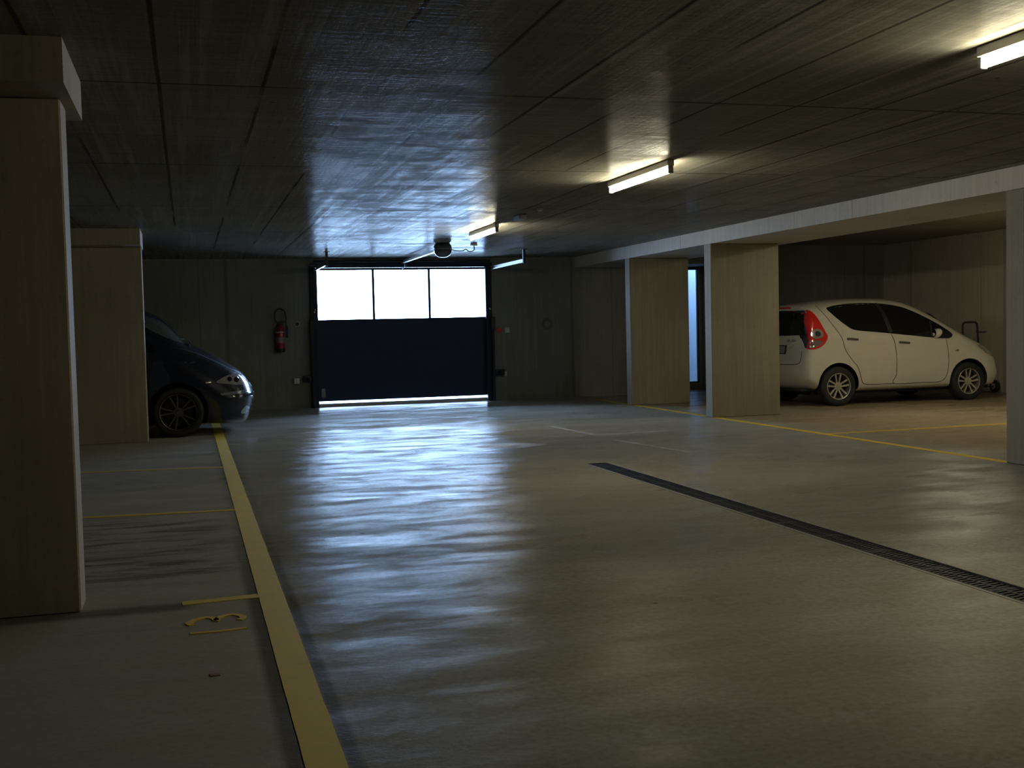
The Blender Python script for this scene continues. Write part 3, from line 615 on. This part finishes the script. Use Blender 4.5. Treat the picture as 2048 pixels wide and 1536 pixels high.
# ---- white hatchback, tail towards the aisle
car = tag(empty('car', (8.88, 15.90, 0)), 'small white five-door hatchback parked tail-first to the aisle in a right-hand bay', 'car')
SIL = [(.14, .25, .2), (.03, .38, .2), (.0, .55, .2), (.02, .72, .17), (.045, .88, .14), (.06, 1.05, .13), (.09, 1.25, .13), (.14, 1.44, .14), (.15, 1.545, .14), (.42, 1.60, .35), (.9, 1.645, .42), (1.4, 1.655, .42), (1.85, 1.635, .42), (2.15, 1.565, .40), (2.45, 1.42, .34), (2.75, 1.235, .32), (3.02, 1.09, .34), (3.25, 1.0, .45), (3.48, .89, .5), (3.63, .74, .5), (3.70, .56, .5), (3.71, .38, .45), (3.64, .24, .4), (3.45, .19, .12), (2.6, .18, .12), (1.8, .18, .12), (1.0, .18, .12), (.4, .20, .12)]
def tum(x, z):
    s = min(max((z-.98)/.66, 0), 1); s = s*s*(3-2*s)*.5+s*.5; f = 1-.235*s
    if z < .42: f -= .05*((.42-z)/.24)**1.5
    f += .012*math.exp(-((z-.60)/.16)**2)*(math.exp(-((x-.61)/.34)**2)+math.exp(-((x-2.95)/.34)**2))
    return f-.02*max(0, (x-2.4)/1.3)**2
B1 = Body(SIL, .845, tum)
bo = obj('body', B1.mesh(), [M['carwhite'], M['liner']], car, 35)
WX = (.62, 2.955); cut_arches(bo, [(x, .31, s, .86) for x in WX for s in (1,)], .350, .26)
for x in WX:
    for s in (-1, 1): wheel(car, x, s*.765, .30, .202, .175, 'y', M['alloy'], s)
SW = [(.56, 1.475), (.62, 1.515), (.80, 1.545), (1.06, 1.565), (1.37, 1.565), (1.62, 1.545), (1.88, 1.495), (2.10, 1.405), (2.35, 1.27), (2.54, 1.155), (2.645, 1.075), (2.66, 1.03), (2.58, .985), (2.37, .995), (2.0, 1.035), (1.6, 1.08), (1.26, 1.115), (.94, 1.15), (.82, 1.205), (.66, 1.34)]
for s in (-1, 1):
    sw = patch('side_window', B1, SW, s, M['glassdark'], car, .003, .006, 7, 3)
    line_on('window_pillar', B1, [(1.46, 1.56), (1.55, 1.10)], s, M['black'], sw, .07, .006, 0); line_on('window_pillar', B1, [(2.30, 1.27), (2.27, 1.01)], s, M['black'], sw, .03, .006, 0)
    d = patch('door', B1, [(1.01, .66), (1.02, .36), (1.10, .32), (1.59, .31), (1.625, .45), (1.635, .70), (1.60, .92), (1.55, 1.075), (1.26, 1.105), (.93, 1.14), (.82, 1.19), (.73, 1.25), (.70, 1.05), (.76, .86), (.88, .72)], s, M['carwhite'], car, .0022, .004, 6)
    line_on('door_gap', B1, [(.43, 1.545), (.44, 1.46), (.55, 1.26), (.675, 1.05), (.735, .86), (.84, .71), (.95, .58), (1.0, .43), (1.04, .34), (1.12, .315), (1.35, .31), (1.595, .31)], s, M['seam'], d, .009, .004)
    line_on('door_handle', B1, [(.77, 1.02), (.82, 1.022), (.92, 1.012), (.96, 1.008)], s, M['seam'], d, .028, .016)
    d = patch('door', B1, [(1.60, .31), (2.44, .31), (2.54, .40), (2.575, .62), (2.56, .82), (2.53, .975), (2.37, .985), (1.95, 1.03), (1.56, 1.075), (1.605, .92), (1.64, .70), (1.63, .45)], s, M['carwhite'], car, .0022, .004, 6)
    line_on('door_gap', B1, [(1.555, 1.07), (1.61, .91), (1.637, .67), (1.628, .45), (1.595, .31), (2.1, .31), (2.43, .315), (2.54, .42), (2.578, .63), (2.56, .82), (2.53, .97)], s, M['seam'], d, .009, .004)
    line_on('door_handle', B1, [(1.68, .945), (1.73, .945), (1.83, .935), (1.87, .93)], s, M['seam'], d, .028, .016)
    patch('indicator', B1, [(2.70, .79), (2.73, .81), (2.77, .80), (2.74, .77)], s, M['lampdark'], car, .006, .003, 2)
    # mirror
    bm = bmesh.new(); bmesh.ops.create_uvsphere(bm, u_segments=20, v_segments=12, radius=1)
    for v in bm.verts: v.co = Vector((2.36+v.co.x*.065+(.02*v.co.z), s*(.85+v.co.y*.10), 1.07+v.co.z*.075))
    mr = obj('mirror', bm, M['carwhite'], car, 60)
    bm = bmesh.new(); lathe(bm, [(0, 0), (.058, 0), (.06, .006), (0, .008)], (2.298, s*.85, 1.07), 'x', 20); obj('mirror_glass', bm, M['glassdark'], mr, 40)
    bm = bmesh.new(); box(bm, 2.33, 2.40, min(s*.70, s*.80), max(s*.70, s*.80), 1.0, 1.035, .01); obj('mirror_arm', bm, M['black'], mr)
# rear face parts: (y, z) mapped on the tail
def rearmap(body, end=0):
    sg = -1 if end == 0 else 1
    return lambda a, b, o: (body.inside_x(a, b, end)+sg*o, a, b)
RMP = rearmap(B1)
patch('rear_window', B1, [(-.78, 1.095), (-.765, 1.25), (-.70, 1.42), (-.45, 1.465), (0, 1.475), (.45, 1.465), (.70, 1.42), (.765, 1.25), (.78, 1.095), (.3, 1.085), (0, 1.083), (-.3, 1.085)], 1, M['glassdark'], car, .004, .006, 8, 0, RMP)
hatch = line_on('tailgate_gap', B1, [(-.70, .85), (-.69, .72), (-.64, .655), (-.4, .64), (0, .64), (.4, .64), (.64, .655), (.69, .72), (.70, .85)], 1, M['seam'], car, .010, .002, 4, RMP)
patch('brake_light', B1, [(-.30, 1.50), (.30, 1.50), (.30, 1.53), (-.30, 1.53)], 1, M['lampred'], car, .012, .006, 3, 0, RMP)
pl = patch('licence_plate', B1, [(-.29, .80), (.29, .80), (.30, .94), (-.30, .94)], 1, M['black'], car, .006, .006, 3, 0, RMP)
patch('plate_face', B1, [(-.26, .815), (.26, .815), (.26, .925), (-.26, .925)], 1, M['plate'], pl, .010, .002, 3, 0, RMP)
for s in (-1, 1):
    TL = [(.17, 1.46), (.24, 1.465), (.30, 1.40), (.36, 1.27), (.41, 1.14), (.44, 1.07), (.40, .985), (.33, .92), (.24, .885), (.13, .875), (.105, .90), (.12, 1.0), (.125, 1.12), (.14, 1.3)]
    patch('lamp_surround', B1, [(.13, 1.465), (.18, 1.47), (.26, 1.44), (.24, 1.2), (.22, 1.0), (.12, .89), (.095, .90), (.085, 1.05), (.09, 1.2), (.105, 1.35)], s, M['black'], car, .005, .008, 5)
    tl_ = patch('tail_lamp', B1, TL, s, M['lampred'], car, .012, .01, 6, 2)
    patch('reverse_lens', B1, [(.19, 1.16), (.27, 1.185), (.34, 1.165), (.37, 1.10), (.33, 1.05), (.24, 1.035), (.17, 1.06), (.16, 1.11)], s, M['lampclear'], tl_, .018, .004, 3, 2)
    patch('lamp_bulb', B1, [(.23, 1.135), (.27, 1.15), (.31, 1.13), (.315, 1.095), (.28, 1.07), (.235, 1.08)], s, M['carblue'], tl_, .024, .004, 3, 2)
    patch('fog_lens', B1, [(.13, 1.02), (.30, 1.015), (.33, .97), (.28, .93), (.15, .91), (.11, .93)], s, M['lampdark'], tl_, .017, .004, 3, 1)
    patch('lower_lens', B1, [(.125, .93), (.20, .935), (.20, .90), (.13, .895)], s, M['lampclear'], tl_, .021, .003, 2)
# badge lettering on the tailgate
def letters(word, y0, z0, h, parent, mat):
    G = {'S': [[(1, 1), (.5, 1.02), (0, .9), (.1, .6), (.5, .5), (.95, .38), (1, .1), (.5, -.02), (0, 0)]], 'P': [[(0, 0), (0, 1), (.7, 1), (1, .78), (.7, .5), (0, .5)]], 'L': [[(0, 1), (0, 0), (.9, 0)]], 'A': [[(0, 0), (.5, 1), (1, 0)], [(.2, .35), (.8, .35)]], 'H': [[(0, 0), (0, 1)], [(1, 0), (1, 1)], [(0, .5), (1, .5)]]}
    x = y0
    for ch in word:
        for st in G[ch]: line_on('badge_letter', B1, [(x-a*h*.75, z0+b*h) for a, b in st], 1, mat, parent, h*.2, .004, 0, RMP)
        x -= h*1.15
badge = patch('badge', B1, [(-.36, 1.005), (-.30, 1.02), (-.24, 1.0), (-.30, .99)], 1, M['text'], car, .0012, .003, 2, 0, RMP) if False else None
letters('SPLASH', -.30, .99, .036, car, M['text'])
line_on('sticker', B1, [(-.32, .87), (-.40, .90), (-.46, .935), (-.50, .93)], 1, M['dye'], car, .022, .003, 3, RMP)
for s in (-1, 1): patch('headlamp', B1, [(3.18, .86), (3.34, .88), (3.50, .80), (3.58, .68), (3.48, .66), (3.30, .74)], s, M['lampclear'], car, .006, .006, 4, 1)
FMP = rearmap(B1, 1)
patch('windscreen', B1, [(-.54, 1.16), (-.50, 1.26), (-.40, 1.38), (0, 1.46), (.40, 1.38), (.50, 1.26), (.54, 1.16), (0, 1.14)], 1, M['glassdark'], car, .004, .006, 6, 0, FMP)
patch('grille', B1, [(-.40, .50), (.40, .50), (.44, .66), (-.44, .66)], 1, M['black'], car, .005, .005, 4, 0, FMP)
bm = bmesh.new(); box(bm, .25, 3.45, -.66, .66, .17, .30); obj('underbody', bm, M['liner'], car)
bm = bmesh.new(); box(bm, .02, .30, -.72, .72, .235, .275, .02, 2); obj('rear_valance', bm, M['liner'], car, 40)
bm = bmesh.new(); lathe(bm, [(.02, 0), (.024, .0), (.024, .18), (.02, .18)], (.0, -.38, .25), 'x', 16); obj('exhaust_pipe', bm, M['drain'], car, 40)

# ---- dark blue people carrier, nose towards the aisle
van = tag(empty('car', (-3.82, 15.90, 0)), 'dark blue people carrier with its nose showing from behind the left pier', 'car')
SIL2 = [(4.36, .115, .2), (4.52, .13, .3), (4.59, .22, .35), (4.63, .36, .4), (4.66, .50, .4), (4.635, .59, .42), (4.59, .68, .45), (4.51, .785, .5), (4.36, .905, .5), (4.15, 1.045, .45), (3.93, 1.165, .38), (3.80, 1.235, .38), (3.70, 1.35, .40), (3.58, 1.48, .42), (3.44, 1.585, .44), (3.22, 1.67, .46), (2.8, 1.735, .46), (2.0, 1.765, .46), (1.1, 1.75, .46), (.5, 1.68, .4), (.28, 1.50, .3), (.12, 1.15, .3), (.03, .85, .3), (.0, .5, .3), (.08, .28, .2), (.4, .19, .12), (1.4, .17, .12), (2.4, .17, .12), (3.3, .17, .12), (4.1, .125, .12)]
def tum2(x, z):
    s = min(max((z-1.0)/.75, 0), 1); f = 1-.20*s
    if z < .5: f -= .04*((.5-z)/.35)**1.5
    return f+.012*math.exp(-((z-.66)/.18)**2)*math.exp(-((x-3.67)/.40)**2)
B2 = Body(SIL2, .925, tum2, zs=.95)
bo2 = obj('body', B2.mesh(), [M['carblue'], M['liner']], van, 35)
WX2 = (.86, 3.675); cut_arches(bo2, [(x, .33, s, .94) for x in WX2 for s in (1,)], .375, .28)
for x in WX2:
    for s in (-1, 1): wheel(van, x, s*.825, .322, .236, .205, 'twin', M['alloydull'], s)
for s in (-1, 1):
    sw = patch('windscreen_side', B2, [(3.79, 1.205), (3.70, 1.315), (3.60, 1.415), (3.48, 1.50), (3.32, 1.56), (3.15, 1.57), (3.12, 1.50), (3.28, 1.43), (3.46, 1.33), (3.64, 1.245)], s, M['screenglass'], van, .009, .012, 8, 2)
    sw2 = patch('side_window', B2, [(3.60, 1.19), (3.42, 1.30), (3.22, 1.40), (3.0, 1.485), (2.0, 1.52), (1.0, 1.50), (.55, 1.40), (.6, 1.05), (1.5, 1.07), (2.6, 1.08), (3.40, 1.10)], s, M['glassdark'], van, .004, .006, 7)
    hl = patch('headlamp', B2, [(4.155, .695), (4.22, .735), (4.31, .775), (4.40, .79), (4.47, .775), (4.53, .72), (4.565, .67), (4.53, .645), (4.42, .645), (4.30, .665), (4.20, .675)], s, M['lampclear'], van, .006, .008, 6, 2)
    for cx_, cz_, r_ in ((4.33, .725, .032), (4.42, .715, .036)):
        patch('reflector', B2, [(cx_+r_*math.cos(a*math.pi/4), cz_+r_*math.sin(a*math.pi/4)) for a in range(8)], s, M['glassdark'], hl, .011, .004, 3)
    patch('bumper_moulding', B2, [(4.20, .545), (4.45, .575), (4.60, .575), (4.63, .55), (4.60, .53), (4.40, .53), (4.22, .52)], s, M['bumperline'], van, .014, .008, 4)
    patch('fog_lamp', B2, [(4.46, .30), (4.53, .37), (4.575, .33), (4.56, .27), (4.47, .265)], s, M['chrome'], van, .006, .006, 3, 2)
    line_on('bonnet_gap', B2, [(3.66, 1.15), (3.90, 1.08), (4.15, .96), (4.36, .84), (4.50, .76)], s, M['liner'], van, .010, .003)
    line_on('door_gap', B2, [(3.42, 1.10), (3.36, .9), (3.33, .6), (3.34, .45)], s, M['liner'], van, .010, .003)
    patch('side_repeater', B2, [(4.02, .70), (4.09, .708), (4.10, .69), (4.03, .682)], s, M['lampclear'], van, .006, .003, 2)
FM2 = rearmap(B2, 1)
patch('front_grille', B2, [(-.38, .595), (.38, .595), (.40, .65), (-.40, .65)], 1, M['black'], van, .005, .005, 4, 0, FM2)
patch('lower_grille', B2, [(-.45, .20), (.45, .20), (.48, .36), (-.48, .36)], 1, M['black'], van, .005, .005, 4, 0, FM2)
patch('number_plate', B2, [(-.26, .42), (.26, .42), (.26, .52), (-.26, .52)], 1, M['white_plastic'], van, .01, .005, 3, 0, FM2)
patch('windscreen', B2, [(-.50, 1.27), (-.46, 1.36), (-.36, 1.44), (0, 1.54), (.36, 1.44), (.46, 1.36), (.50, 1.27), (0, 1.25)], 1, M['screenglass'], van, .010, .006, 8, 0, FM2)
bm = bmesh.new(); sweep(bm, smoothpath([(3.86, -.60, 1.19), (3.84, -.2, 1.235), (3.84, .3, 1.24)], 6), .008); obj('wiper', bm, M['black'], van, 40)
bm = bmesh.new(); box(bm, .3, 4.3, -.70, .70, .16, .30); obj('underbody', bm, M['liner'], van)
